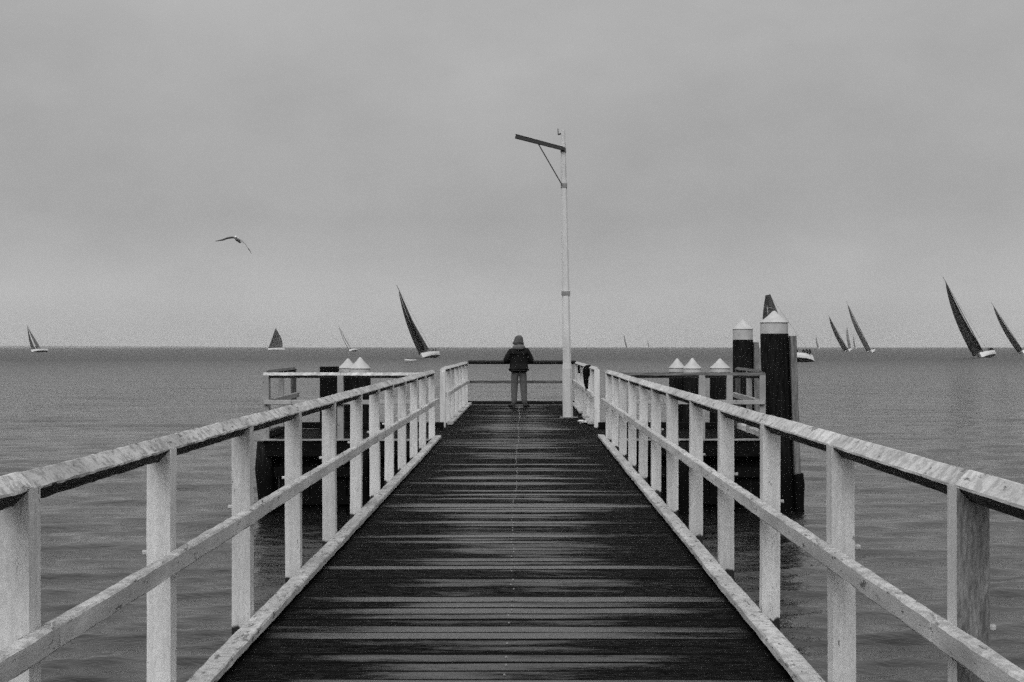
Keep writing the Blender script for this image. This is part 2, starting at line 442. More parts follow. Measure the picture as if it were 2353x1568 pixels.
beam('side_kerb', (PXR - .05, PY0 + .05, .05), (PXR - .05, PY1 - .12, .05), .11, .10, M['paint_rail'], jet, .008, 6, .003, 10)
# added dark planking in the water under the platform's edges, keeps the void black
xx = PXL + .02; k = 0
while xx < PXR - .05:
    wdt = rnd.uniform(.19, .26)
    beam('added_dark_plank', (xx + wdt / 2, PY0 + .22, -.30 + rnd.uniform(-.01, .01)), (xx + wdt / 2 + rnd.uniform(-.01, .01), PY0 + .22, -1.95), wdt - .012, .06, M['pile'], jet, .006, 4, .004, 100 + k)
    beam('added_dark_plank', (xx + wdt / 2, PY1 - .24, -.30), (xx + wdt / 2, PY1 - .24, -1.95), wdt - .012, .06, M['pile'], jet, .006)
    xx += wdt; k += 1
beam('waling', (PXL, PY0 + .16, -.55), (PXR, PY0 + .16, -.56), .07, .16, M['pile'], jet, .01, 30, .005, 12)
beam('waling', (PXL, PY0 + .16, -1.0), (PXR, PY0 + .16, -1.0), .07, .14, M['pile'], jet, .01, 30, .005, 13)
for (xx, yy, rr) in ((PXL + .02, PY0 + .1, .13), (PXL + .15, PY1 - .1, .13), (PXR - .15, PY1 - .1, .13), (-2.6, PY0 + .02, .12), (2.5, PY0 + .02, .12)):
    tube('support_pile', [(xx, yy, -.06), (xx - .02, yy, -.5), (xx + .02, yy, -1.0), (xx + .04, yy, -3.9)], [rr, rr * 1.08, rr, rr * 1.1], M['pile'], jet, 12, True, .05)

# ---------------------------------------------------------------- railings
RZ = 1.04; RS = .050
def post_mesh(kind, seed, top=RZ, bottom=-.34, wd=.095, dp=.095, axis='y'):
    """square post with a V cut in its top that carries the diamond rail; runs along `axis`"""
    r = random.Random(seed)
    h = wd / 2; out_ = [(-h, bottom), (h, bottom), (h, top - .002), (0, top - h), (-h, top - .002)]
    # add intermediate side points for slight irregularity
    side = []
    L1 = [(-h, bottom)] + []
    zs = [bottom + (top - bottom) * t for t in (.25, .5, .75)]
    prof = [(-h, bottom), (h, bottom)] + [(h + r.uniform(-.002, .002), z) for z in zs] + [(h, top), (0, top - h), (-h, top)] + [(-h + r.uniform(-.002, .002), z) for z in reversed(zs)]
    n = len(prof); V = []; F = []
    for d in (-dp / 2, dp / 2):
        for (a, z) in prof:
            V.append((a, d, z) if axis == 'y' else (d, a, z))
    for j in range(n):
        k = (j + 1) % n; F.append((j, k, n + k, n + j))
    F.append(tuple(range(n))); F.append(tuple(n + j for j in range(n)))
    me = mesh('post', V, F)
    bm = bmesh.new(); bm.from_mesh(me); bmesh.ops.triangulate(bm, faces=[f for f in bm.faces if len(f.verts) > 4])
    bm.to_mesh(me); bm.free(); return me
# paint ends just under deck level: dark bare foot below
def post_paint():
    b = MatB('painted_post'); 
    v = b.coord('Object', (1.5, 1.5, .6))
    big = b.noise(v, 2.2, 5, .6); fine = b.noise(v, 60, 4, .7); streak = b.noise(b.coord('Object', (12, 12, .8)), 3.2, 4, .6)
    tone = b.mix(b.rng(big, .35, .7, 0, 1), .78, .58)
    tone = b.math('MULTIPLY', tone, b.rng(fine, .25, .75, .80, 1.12))
    tone = b.math('MULTIPLY', tone, b.rng(streak, .35, .75, 1.06, .84))
    ch = b.rng(b.noise(v, 13, 7, .78), .645, .67, 0, 1)
    tone = b.mix(b.math('MULTIPLY', ch, .85), tone, .05)
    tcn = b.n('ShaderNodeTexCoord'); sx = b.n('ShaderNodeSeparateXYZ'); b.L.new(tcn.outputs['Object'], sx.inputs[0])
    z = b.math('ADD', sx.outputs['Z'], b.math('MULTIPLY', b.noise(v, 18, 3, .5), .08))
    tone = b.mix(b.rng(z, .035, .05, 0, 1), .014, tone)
    oi = b.n('ShaderNodeObjectInfo'); tone = b.math('MULTIPLY', tone, b.rng(oi.outputs['Random'], 0, 1, .88, 1.06))
    b.col(tone); b.rough(.75); b.bump(b.math('ADD', b.math('MULTIPLY', fine, .5), b.math('MULTIPLY', ch, -1.0)), .5, .006)
    return b.m
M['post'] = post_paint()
M['bareface'] = dark_wood('stained_grey_post_face', .17, .28, (3, 3, .6))
PM = [post_mesh('p', s) for s in range(5)]
PMX = [post_mesh('p', s, bottom=.002, axis='x') for s in range(3)]
PML = [post_mesh('p', s, bottom=.002) for s in range(3)]
bolt_me = sweep(rect(.02, .02, .005), [(0, 0, 0), (.028, 0, 0)], name='bolt')
def railing(name, xi, sgn, ys, label, y_start=None, y_end=None, seed=0, rm='paint_rail', near=True, dark_posts=(), wob=.002, rs=RS):
    r = random.Random(seed)
    xc = xi + sgn * .0475
    t = tag(empty(name, (xc, ys[0], 0)), label, 'railing')
    o0 = t.location
    for i, y_ in enumerate(ys):
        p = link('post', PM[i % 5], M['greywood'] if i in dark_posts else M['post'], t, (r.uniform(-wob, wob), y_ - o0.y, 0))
        p.rotation_euler = (r.uniform(-.006, .006), r.uniform(-.005, .005), r.uniform(-.02, .02))
        if y_ < 22.4:
            bo = link('bolt', bolt_me, M['paint_rail'], t, (sgn * .047, y_ - o0.y + r.uniform(-.01, .01), .62))
            bo.rotation_euler = (0, 0, 0 if sgn > 0 else math.pi)
            bo2 = link('bolt', bolt_me, M['iron'], t, (-sgn * .10, y_ - o0.y, .64)); bo2.scale = (.6, 1.3, .5); bo2.rotation_euler = (0, R(-90), 0)
    yy = ([y_start] if y_start is not None else []) + list(ys) + ([y_end] if y_end is not None else [])
    for i in range(len(yy) - 1):
        a, c = yy[i] + .005, yy[i + 1] - .005
        z0 = RZ + r.uniform(-.003, .003); dx = r.uniform(-.002, .002)
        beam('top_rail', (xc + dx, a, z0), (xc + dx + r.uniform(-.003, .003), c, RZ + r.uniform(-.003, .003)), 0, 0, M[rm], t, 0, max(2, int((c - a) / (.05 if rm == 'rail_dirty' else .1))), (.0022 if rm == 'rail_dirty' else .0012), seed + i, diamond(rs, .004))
    i = 0
    k = 0
    while k < len(yy) - 1:                                  # mid rail in two-bay lengths
        k2 = min(k + 2, len(yy) - 1)
        beam('mid_rail', (xi - sgn * .026, yy[k] + .06, .597), (xi - sgn * .026 + r.uniform(-.003, .003), yy[k2] + .055, .597 + r.uniform(-.004, .004)), .052, .075, M['paint_rail'], t, .007, int((yy[k2] - yy[k]) / .1), .002, seed + 70 + k)
        k = k2
    return t
ysL = [2.50, 4.12, 5.74, 7.39, 9.02, 10.66, 12.36, 13.87, 15.34, 16.95, 18.70, 20.30, 22.30]
ysR = [y_ - .095 for y_ in (2.62, 4.30, 5.99, 7.73, 9.39, 11.05, 12.78, 14.40, 15.95, 17.55, 19.25, 20.85, 22.42)]
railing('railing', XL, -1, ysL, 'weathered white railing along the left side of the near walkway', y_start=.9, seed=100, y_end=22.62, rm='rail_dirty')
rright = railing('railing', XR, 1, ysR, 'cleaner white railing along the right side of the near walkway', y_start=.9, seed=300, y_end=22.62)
for ch_ in rright.children:
    if ch_.name.startswith('post') and abs(ch_.location.y - (ysR[1] - ysR[0])) < .01:
        ch_.data = ch_.data.copy(); ch_.data.materials.append(M['bareface']); ch_['label'] = 'post with dark stained grey front face'
        for f in ch_.data.polygons:
            if f.normal.y < -.9: f.material_index = 1
ysL2 = [25.5, 27.1, 28.75, 30.4, 32.05, 33.7, 35.5]
railing('railing', XL - .01, -1, ysL2, 'short railing left of the far walkway, its first post dark and bare', y_start=25.46, seed=500, dark_posts=(0,))
railing('railing', XR - .03, 1, ysL2, 'short white railing on the right of the far walkway behind the lamp post', y_start=25.46, seed=600)
def cross_railing(x0, x1, y_, xs, label, rail_mat, mid_mat, seed, zc=RZ, foot=None, rs=RS, splits=None):
    r = random.Random(seed); t = tag(empty('railing', (x0, y_, 0)), label, 'railing')
    for i, x_ in enumerate(xs):
        link('post', PMX[i % 3], M['landing'], t, (x_ - x0, 0, zc - RZ))
    sp = splits or [x0, x1]
    for i in range(len(sp) - 1):
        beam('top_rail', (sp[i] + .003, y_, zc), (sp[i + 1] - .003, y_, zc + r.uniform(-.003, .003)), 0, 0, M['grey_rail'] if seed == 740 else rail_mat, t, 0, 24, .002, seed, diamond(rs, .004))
    beam('mid_rail', (x0 + .03, y_ - .075, .575), (x1 - .03, y_ - .075, .575), .05, .07, mid_mat, t, .006, 16, .002, seed + 1)
    return t
cross_railing(-1.43, 1.28, YEND - .03, [], 'dark railing with grey mid rail closing the far end of the jetty', M['black_rail'], M['grey_rail'], 700, 1.065)
cross_railing(PXL, -1.44, PY0 + .02, [PXL + .05, -2.93], 'white railing along the front of the left platform wing', M['paint_rail'], M['landing'], 720, 1.0, splits=[PXL, -2.93, -1.44], rs=.048)
cross_railing(1.34, PXR - .05, PY0 + .02, [2.80, 3.24, PXR - .1], 'white railing along the front of the right platform wing', M['paint_rail'], M['landing'], 740, 1.0, splits=[1.34, 2.8, PXR - .05], rs=.048)
def side_railing(xi, ys, label, seed, mat):
    t = tag(empty('railing', (xi, ys[0], 0)), label, 'railing')
    for i, y_ in enumerate(ys):
        p = link('post', PML[i % 3], M['greywood'] if (mat == 'grey_rail' and i == len(ys) - 1) else M['landing'], t, (0, y_ - ys[0], 0)); p.scale = (.9, .9, 1)
    beam('top_rail', (xi, ys[0] + .08, RZ), (xi, ys[-1] + .1, RZ + .01), 0, 0, M[mat], t, 0, 16, .003, seed, diamond(.045, .004))
    beam('mid_rail', (xi + (.06 if xi < 0 else -.06), ys[0] + .1, .58), (xi + (.06 if xi < 0 else -.06), ys[-1] + .1, .6), .05, .085, M['landing'], t, .006, 12, .003, seed + 1)
side_railing(PXL + .05, [PY0 + .13, 23.95, PY1 - .12], 'weathered railing on the outer left side of the cross platform', 760, 'grey_rail')
side_railing(PXR - .09, [PY0 + .13, 23.95, PY1 - .12], 'white railing on the outer right side of the cross platform beside the tallest pile', 780, 'grey_rail')

# ---------------------------------------------------------------- piles with white cone caps
def pile(x0, x1, y_, top, rad, cap, label, plank=None, cone=.22, collar=.17, group=None):
    t = tag(empty('mooring_pile', (x1, y_, WZ)), label, 'pile', group)
    V = []; F = []; n = 28; zs = [top, top - .35, top - .8, top - 1.3, -.4, -.9, -3.9]
    zs = sorted(set(zs), reverse=True)
    r = random.Random(int(y_ * 100 + x0 * 10)); prof = [1 + r.uniform(-.035, .025) for _ in range(n)]
    for z in zs:
        f = (top - z) / (top - WZ); cx = x0 + (x1 - x0) * f - x1
        rr = rad * (1 + .07 * f)
        for j in range(n):
            a = 2 * math.pi * j / n
            V.append((cx + math.cos(a) * rr * prof[j], math.sin(a) * rr * prof[j], z - WZ))
    for i in range(len(zs) - 1):
        for j in range(n):
            k = (j + 1) % n; F.append((i * n + j, i * n + k, (i + 1) * n + k, (i + 1) * n + j))
    F.append(tuple(range(n))); F.append(tuple((len(zs) - 1) * n + j for j in range(n)))
    link('shaft', mesh('shaft', V, F), M['pile'], t)
    if cap:
        cx = x0 - x1; zc = top - WZ
        o = tube('collar', [(0, 0, -.012), (0, 0, 0), (0, 0, collar), (0, 0, collar + .004)], [rad * .95, rad * 1.0, rad * .98, rad * .9], M['collar'], t, 32); o.location = (cx, 0, zc + .006)
        o.data.polygons.foreach_set('use_smooth', [False] * len(o.data.polygons))
        rc = rad * 1.02
        o = tube('cone_cap', [(0, 0, 0), (0, 0, .012), (0, 0, .018), (0, 0, cone * .6), (0, 0, cone * .93), (0, 0, cone)], [rc * .98, rc * 1.02, rc, rc * .44, rc * .15, rc * .06], M['cap'], t, 32); o.location = (cx, 0, zc + collar + .011)
    if plank:
        px, w_, pz = plank
        beam('rubbing_strip', (x0 + px, y_ - rad * .35, pz), (x0 + (x1 - x0) * .8 + px, y_ - rad * .35, -.62), w_, .16, M['strip'], t, .008, 10, .004, 5)
        beam('fender_block', (x1 + px + .01, y_ - rad * .4, -.60), (x1 + px + .03, y_ - rad * .4, -2.4), w_ * 1.5, .20, M['pile'], t, .03, 10, .012, 6)
    return t
pile(4.05, 4.14, 23.15, 1.66, .225, True, 'tallest dark mooring pile with white cone cap, at the right end of the platform', (.285, .10, 1.63), .20, .165)
pile(4.68, 4.70, 30.6, 1.60, .215, True, 'second tallest capped pile, standing behind the tallest one', (.27, .10, 1.55), .22, .21)
pile(2.83, 2.83, 26.5, .98, .155, True, 'low capped pile, leftmost of the three behind the right platform railing', None, .19, .055)
pile(3.06, 3.06, 26.05, .98, .165, True, 'low capped pile, middle and brightest of the three behind the right platform railing', None, .20, .055)
pile(3.60, 3.60, 26.3, .98, .185, True, 'low capped pile, rightmost of the three behind the right platform railing', None, .19, .055)
pile(-3.29, -3.29, 26.4, .98, .175, True, 'low capped pile behind the left platform railing, left and more distant of the pair', None, .19, .055)
pile(-3.02, -3.02, 26.0, .98, .19, True, 'low capped pile behind the left platform railing, right and brighter of the pair', None, .215, .055)
sqt = tag(empty('square_pile', (-3.57, 26.0, WZ)), 'flat topped black square pile without a cap behind the left platform railing', 'pile')
beam('shaft', (-3.57, 26.0, -3.9), (-3.58, 26.0, 1.09), .32, .30, M['dark'], sqt, .012, 8, .003, 77)

# ---------------------------------------------------------------- lamp post
LX, LY = .875, 29.2
lp = tag(empty('lamp_post', (LX, LY, 0)), 'tall slender white lamp post with a dark sloping arm on the deck', 'lamp post')
def taper_pole():
    V = []; F = []; zs = [0, 1.0, 1.12, 2.5, 3.6, 4.7, 5.4, 5.9]; ws = [.205, .195, .165, .155, .14, .12, .10, .085]
    for z, w_ in zip(zs, ws):
        cx = -.10 * z / 5.9; h = w_ / 2; c = h * .45
        for (a, d) in ((-h + c, -h), (h - c, -h), (h, -h + c), (h, h - c), (h - c, h), (-h + c, h), (-h, h - c), (-h, -h + c)): V.append((cx + a, d, z))
    for i in range(len(zs) - 1):
        for j in range(8):
            k = (j + 1) % 8; F.append((i * 8 + j, i * 8 + k, (i + 1) * 8 + k, (i + 1) * 8 + j))
    F.append(tuple(range(8))); F.append(tuple((len(zs) - 1) * 8 + j for j in range(8)))
    return mesh('pole', V, F)
link('pole', taper_pole(), M['paint_pole'], lp)
beam('base_plate', (LX - .16, LY - .02, .006), (LX + .2, LY - .02, .006), .22, .012, M['band'], lp, .003)
def pz(z): return LX - .10 * z / 5.9
for z, h in ((5.49, .09), (4.76, .09), (2.55, .08)):
    wz = .205 - .12 * z / 5.9 + .022
    beam('clamp_band', (pz(z), LY, z - h / 2), (pz(z), LY, z + h / 2), wz, wz, M['band'], lp, .012)
arm0, arm1 = Vector((pz(5.5) + .02, LY - .09, 5.50)), Vector((pz(5.5) - .985, LY - .09, 5.755))
beam('arm', arm0, arm1, .07, .075, M['iron'], lp, .006)
b_ = beam('arm_cover', arm0 + Vector((-.05, 0, .053)), arm1 + Vector((0, 0, .053)), .09, .014, M['collar'], lp, .004)
beam('brace', (arm0.lerp(arm1, .53)) + Vector((0, 0, -.035)), (pz(4.76) - .05, LY - .09, 4.78), .022, .022, M['iron'], lp, .003)
beam('bracket', (pz(5.85), LY, 5.84), (pz(5.85) - .10, LY, 5.81), .03, .03, M['iron'], lp, .004)
beam('spike', (pz(5.85) - .10, LY, 5.80), (pz(5.85) - .105, LY, 5.93), .018, .018, M['iron'], lp, .003)

# ---------------------------------------------------------------- figures
def skin_mesh(name, verts, edges, radii, sub=2, root=0):
    me = bpy.data.meshes.new(name); me.from_pydata(verts, edges, [])
    o = bpy.data.objects.new(name + '_tmp', me); C.objects.link(o)
    sk = o.modifiers.new('s', 'SKIN'); sk.use_smooth_shade = True
    for i, r_ in enumerate(radii):
        r_ = r_ if isinstance(r_, tuple) else (r_, r_)
        me.skin_vertices[0].data[i].radius = r_
        me.skin_vertices[0].data[i].use_root = (i == root)
    if sub:
        s = o.modifiers.new('u', 'SUBSURF'); s.levels = sub; s.render_levels = sub
    dg = bpy.context.evaluated_depsgraph_get(); dg.update()
    res = bpy.data.meshes.new_from_object(o.evaluated_get(dg)); res.name = name
    bpy.data.objects.remove(o); bpy.data.meshes.remove(me)
    res.polygons.foreach_set('use_smooth', [True] * len(res.polygons)); res.materials.clear()
    return res
# the man at the end of the jetty, seen from behind (he faces +Y)
man = tag(empty('person', (-.155, 34.25, 0), (0, 0, R(5))), 'person in black jacket and hat standing at the far end rail', 'person')
V = [(0, 0, .90), (0, .02, 1.10), (0, .02, 1.30), (0, .01, 1.42), (0, .03, 1.50), (0, .045, 1.60),      # pelvis..head
     (-.095, 0, .86), (-.105, .03, .50), (-.115, -.02, .10), (-.15, .10, .045),
     (.095, 0, .86), (.115, .01, .50), (.135, -.02, .10), (.18, .10, .045),
     (-.17, .01, 1.36), (-.285, .0, 1.13), (-.13, .27, 1.22),
     (.17, .01, 1.36), (.285, .0, 1.13), (.13, .27, 1.22)]
E = [(0, 1), (1, 2), (2, 3), (3, 4), (4, 5), (0, 6), (6, 7), (7, 8), (8, 9), (0, 10), (10, 11), (11, 12), (12, 13), (2, 14), (14, 15), (15, 16), (2, 17), (17, 18), (18, 19)]
Rr = [(.15, .10), (.13, .10), (.14, .10), (.07, .07), (.055, .055), (.085, .10), (.112, .11), (.088, .09), (.066, .07), (.035, .03), (.112, .11), (.088, .09), (.066, .07), (.035, .03),
      .06, .045, .03, .06, .045, .03]
link('body', skin_mesh('body', V, E, Rr, 2), M['trouser'], man)
# jacket with sleeves, elbows out
V = [(0, 0, .80), (0, 0, .92), (0, .0, 1.08), (0, .0, 1.24), (0, .0, 1.36), (0, .01, 1.43),
     (-.175, .0, 1.325), (-.265, .0, 1.20), (-.315, .03, 1.105), (-.19, .20, 1.16), (-.11, .28, 1.24),
     (.175, .0, 1.335), (.255, .0, 1.20), (.31, .03, 1.085), (.19, .20, 1.16), (.11, .28, 1.24)]
E = [(0, 1), (1, 2), (2, 3), (3, 4), (4, 5), (4, 6), (6, 7), (7, 8), (8, 9), (9, 10), (4, 11), (11, 12), (12, 13), (13, 14), (14, 15)]
Rr = [(.22, .17), (.255, .19), (.23, .18), (.22, .17), (.19, .15), (.10, .09), (.105, .105), (.095, .095), (.088, .088), (.07, .07), (.05, .05), (.105, .105), (.095, .095), (.088, .088), (.065, .065), (.05, .05)]
link('jacket', skin_mesh('jacket', V, E, Rr, 2, 2), M['jacket'], man)
# folded hood round the neck, bucket hat
tube('hood', [(0, -.03, 1.395), (0, -.035, 1.42), (0, -.03, 1.465), (0, -.01, 1.50)], [.13, .160, .150, .12], M['collarcloth'], man, 20)
tube('hat', [(-.01, .03, 1.50), (-.01, .03, 1.51), (-.005, .035, 1.56), (0, .04, 1.605), (.005, .04, 1.66), (.01, .045, 1.70), (.01, .045, 1.722), (.01, .045, 1.73)], [.10, .140, .128, .112, .102, .082, .048, .015], M['hat'], man, 24)
def hand(sgn, wrist, dirn, parent):
    w_ = Vector(wrist); d = Vector(dirn).normalized(); up = Vector((0, 0, 1)); s = d.cross(up).normalized() * sgn
    V = [w_, w_ + d * .05, w_ + d * .085]; E = [(0, 1), (1, 2)]; Q = [(.022, .016), (.036, .016), (.038, .014)]
    for k in range(4):
        off = s * (-.030 + .020 * k); ln = (.034, .040, .038, .030)[k]
        b0 = len(V); V += [w_ + d * .09 + off, w_ + d * (.09 + ln) + off - s * .004 + up * .006, w_ + d * (.09 + ln * .9) + off + up * .034]
        E += [(2, b0), (b0, b0 + 1), (b0 + 1, b0 + 2)]; Q += [.010, .009, .008]
    b0 = len(V); V += [w_ + d * .045 - s * .042, w_ + d * .075 - s * .052 + up * .018]; E += [(1, b0), (b0, b0 + 1)]; Q += [.012, .010]
    link('hand', skin_mesh('hand', [tuple(v) for v in V], E, Q, 1), M['skin'], parent)
hand(1, (-.10, .29, 1.25), (.5, .6, .45), man); hand(-1, (.10, .29, 1.25), (-.5, .6, .45), man)
for sx_, a in ((-1, 14), (1, -16)):
    V = [(0, -.06, .05), (0, .06, .045), (0, .19, .035)]
    o = link('shoe', skin_mesh('shoe', V, [(0, 1), (1, 2)], [(.048, .048), (.05, .045), (.04, .032)], 2), M['shoe'], man)
    o.location = (sx_ * .135 + (.01 if sx_ > 0 else 0), -.03, 0); o.rotation_euler = (0, 0, R(a * 2.2))
phone = tag(empty('camera_held', (-.155, 34.62, 1.30)), 'small black camera held in front of the person at the far rail', 'camera')
beam('camera_body', (-.215, 34.66, 1.31), (-.095, 34.66, 1.31), .04, .075, M['iron'], phone, .006)
tube('lens', [(0, .025, .01), (0, .075, .01)], [.03, .032], M['iron'], phone, 16)

# crew figure (dark, hunched, sitting) shared by all boats
V = [(0, 0, .12), (0, .03, .40), (0, .06, .62), (0, .10, .74), (0, .13, .86),
     (-.10, .10, .12), (-.12, .48, .18), (-.12, .55, -.22), (.10, .10, .12), (.12, .48, .18), (.12, .55, -.22),
     (-.19, .06, .60), (-.24, .20, .40), (-.14, .40, .36), (.19, .06, .60), (.24, .20, .40), (.14, .40, .36)]
E = [(0, 1), (1, 2), (2, 3), (3, 4), (0, 5), (5, 6), (6, 7), (0, 8), (8, 9), (9, 10), (2, 11), (11, 12), (12, 13), (2, 14), (14, 15), (15, 16)]
Rr = [(.19, .16), (.19, .15), (.20, .14), (.08, .08), (.12, .12), .11, .09, .07, .11, .09, .07, .09, .07, .06, .09, .07, .06]
crew_me = skin_mesh('crew_body', V, E, Rr, 1)
V = [(0, 0, .95), (0, 0, 1.2), (0, .02, 1.42), (0, .03, 1.52), (0, .05, 1.66), (-.10, 0, .88), (-.13, .08, .48), (-.13, 0, .06), (.10, 0, .88), (.13, .06, .48), (.13, 0, .06),
     (-.2, .02, 1.40), (-.27, .05, 1.15), (-.2, .25, 1.05), (.2, .02, 1.40), (.27, .1, 1.15), (.2, .3, 1.1)]
crew_st = skin_mesh('crew_body_standing', V, E, Rr, 1)
crew_me.materials.append(M['crew']); crew_st.materials.append(M['crew'])
def crew(m4, label, group, st=False, face=0):
    o = bpy.data.objects.new('person', crew_st if st else crew_me); C.objects.link(o)
    o.matrix_world = m4 @ Matrix.Rotation(face, 4, 'Z'); tag(o, label, 'person', group)

# ---------------------------------------------------------------- boats
def hull_mesh(Ln, B, H):
    st = [(-.5, .80, 1.0, -.02), (-.38, .92, .97, -.15), (-.2, 1, .93, -.38), (0, 1, .92, -.45), (.2, .82, .96, -.42), (.34, .55, 1.04, -.30), (.44, .26, 1.12, -.10), (.5, .03, 1.18, .25)]
    V = []; F = []; n = 9
    for (x_, bb, sh, kd) in st:
        hb = B / 2 * bb; top = H * sh
        half = [(hb, top), (hb * .99, top * .5), (hb * .90, .05), (hb * .55, kd * .7)]
        sec = half + [(0, kd)] + [(-a, z) for (a, z) in reversed(half)]
        for (a, z) in sec: V.append((x_ * Ln, a, z))
    for i in range(len(st) - 1):
        for j in range(n - 1): F.append((i * n + j, i * n + j + 1, (i + 1) * n + j + 1, (i + 1) * n + j))
        F.append((i * n, (i + 1) * n, (i + 1) * n + n - 1, i * n + n - 1))
    F.append(tuple(range(n))); F.append(tuple((len(st) - 1) * n + j for j in range(n)))
    return mesh('hull', V, F)
def sail_grid(luff0, luff1, chordf, dlt0, twist, camber, n=8, m=16, sag=0):
    l0, l1 = Vector(luff0), Vector(luff1); V = []; F = []
    for i in range(m + 1):
        t = i / m; p = l0.lerp(l1, t) + Vector((0, -sag * math.sin(math.pi * t), 0)); c = chordf(t); a = dlt0 + twist * t
        d = Vector((-math.cos(a), -math.sin(a), 0)); nrm = Vector((math.sin(a), -math.cos(a), 0))
        for j in range(n + 1):
            s = j / n; V.append(p + d * c * s + nrm * (camber * c * math.sin(math.pi * s ** .8)))
    for i in range(m):
        for j in range(n):
            a = i * (n + 1) + j; F.append((a, a + 1, a + n + 2, a + n + 1))
    return V, F
def two_sided(name, V, F, mat, parent):
    me = bpy.data.meshes.new(name); me.from_pydata([tuple(v) for v in V], [], F); me.update()
    me.polygons.foreach_set('use_smooth', [True] * len(me.polygons))
    return link(name, me, mat, parent)
def yacht(x_, y_, heading, heel, Ln, mh, label, sm='sail_dark', jm=None, boom=.38, delta=16, jib=True, square=.0, group='racing yachts under sail', gd=.10, masttop=.05, pale=False, z=0, tack=1, jdelta=None, twist=13):
    t = tag(empty('sailing_yacht', (x_, y_, WZ + z)), label, 'sailing boat', group)
    psi = math.atan2(heading[1], heading[0])
    t.rotation_euler = (Matrix.Rotation(psi, 3, 'Z') @ Matrix.Rotation(R(heel * tack), 3, 'X')).to_euler()
    B = Ln * .30; H = Ln * .095
    link('hull', hull_mesh(Ln, B, H), M['hull'], t)
    # cabin top
    V = []; F = []
    for (xx, hw, zt) in ((-.06, .22, 1.0), (-.05, .2, 1.36), (.10, .17, 1.34), (.22, .09, 1.06)):
        V += [(xx * Ln, hw * B, H * .9), (xx * Ln, -hw * B, H * .9), (xx * Ln, -hw * B * .8, H * zt), (xx * Ln, hw * B * .8, H * zt)]
    for i in range(3):
        for j in range(4):
            k = (j + 1) % 4; F.append((i * 4 + j, i * 4 + k, i * 4 + 4 + k, i * 4 + 4 + j))
    F += [(0, 1, 2, 3), (12, 13, 14, 15)]
    link('cabin', mesh('cabin', V, F), M['deck'], t)
    mx = .08 * Ln; z0 = H + .2; mt = mh
    tube('mast', [(mx, 0, H * .8), (mx, 0, mt * .6), (mx - .1, 0, mt)], [.11, .10, .06], M['mast'], t, 8)
    E_ = boom * Ln; d = R(delta)
    zb = H + 1.0
    tube('boom', [(mx, 0, zb - .1), (mx - math.cos(d) * E_, -math.sin(d) * E_ * tack, zb - .05)], .09, M['mast'], t, 6)
    top = mt * (1 - masttop)
    def ch(u): return E_ * ((1 - u) * (1 - square) + square * (1 - u * .45) + .30 * math.sin(math.pi * u ** .9) * (1 - .25 * u)) + .12
    V, F = sail_grid((mx, 0, zb), (mx - .06, 0, top), ch, d, R(twist), gd, sag=mt * .012)
    V = [Vector((v.x, v.y * tack, v.z)) for v in V]
    two_sided('mainsail', V, F, M[sm], t)
    if jib:
        jx = .47 * Ln; J = (jx - mx) * 1.36
        def cj(u): return J * (1 - u) ** .72 + .05
        V, F = sail_grid((jx, 0, H * 1.15 + .15), (mx + .15, 0, mt * .93), cj, R(jdelta if jdelta is not None else delta + 4), R(twist + 2), gd * 1.35, sag=mt * .022)
        V = [Vector((v.x, v.y * tack, v.z)) for v in V]
        two_sided('jib', V, F, M[jm or sm], t)
    for (p, q) in (((-.48 * Ln, 0, H), (mx - .1, 0, mt)), ((.49 * Ln, 0, H * 1.15), (mx, 0, mt * .94))):
        tube('stay', [p, q], .02, M['mast'], t, 4)
    tube('rudder', [(-.47 * Ln, 0, .1), (-.46 * Ln, 0, -1.0)], [.16, .1], M['shoe'], t, 6)
    bpy.context.view_layer.update()
    return t, B, H
def add_crew(t, B, H, Ln, xs, txt, group, side=1):
    ordw = ['foremost', 'second', 'third', 'fourth', 'aftermost']
    for i, xx in enumerate(xs):
        mw = Matrix.LocRotScale(t.location, t.rotation_euler, None)
        crew(mw @ Matrix.Translation((xx * Ln, side * B * .42, H * .95)), f'{ordw[i] if i < len(xs) - 1 or len(xs) == 1 else "aftermost"} crew member sitting on {txt}', group, False, R(180) if side > 0 else 0)
def hd(a, s=-1): return (-a, s * math.sqrt(1 - a * a))
R1 = yacht(114.6, 353, hd(.47), 27.5, 12.5, 22.8, 'large white yacht with tall black sails heeling left, far right', gd=.19, delta=8, boom=.47, jdelta=13)
add_crew(*R1, 12.5, (.05, -.12, -.2, -.28, -.36), 'the large far right yacht', 'crew on the large black sailed yacht')
R2 = yacht(196.8, 560, hd(.40), 32, 12.5, 24, 'dark sailed yacht leaning steeply, cut by the right edge of the picture', delta=5, gd=.17, boom=.45)
R3 = yacht(186.5, 820, hd(.15), 29, 12.5, 24.5, 'yacht with one narrow black blunt topped sail', boom=.38, square=.3, jib=True, delta=15, masttop=.10, gd=.18)
add_crew(*R3, 12.5, (-.15, -.3), 'the blunt sailed yacht', 'crew on the yacht with the blunt black sail')
R4 = yacht(156, 640, hd(.2), 26, 12.5, 26, 'yacht with narrow grey sails, under the horizon right of the tall piles', sm='sail_dark', jm='sail_grey', delta=4, gd=.17, boom=.45)
add_crew(*R4, 12.5, (-.08, -.2, -.32), 'the grey sailed yacht', 'crew on the grey sailed yacht')
L1 = yacht(-23.2, 345, hd(.2), 24.5, 11.5, 19.4, 'yacht with tall narrow black sails, just left of the standing person', delta=4, gd=.14, twist=11, boom=.46, jdelta=3)
add_crew(*L1, 11.5, (-.1, -.32), 'the yacht left of the standing person', 'crew on the yacht left of the standing person')
H1 = yacht(47.0, 250, (.80, .60), 27, 11.5, 13.6, 'nearest yacht, half hidden by the tallest pile, its black square topped sail above it', boom=.36, square=.36, jib=False, delta=10, masttop=.0, tack=-1, gd=.12)
hid = H1[0]
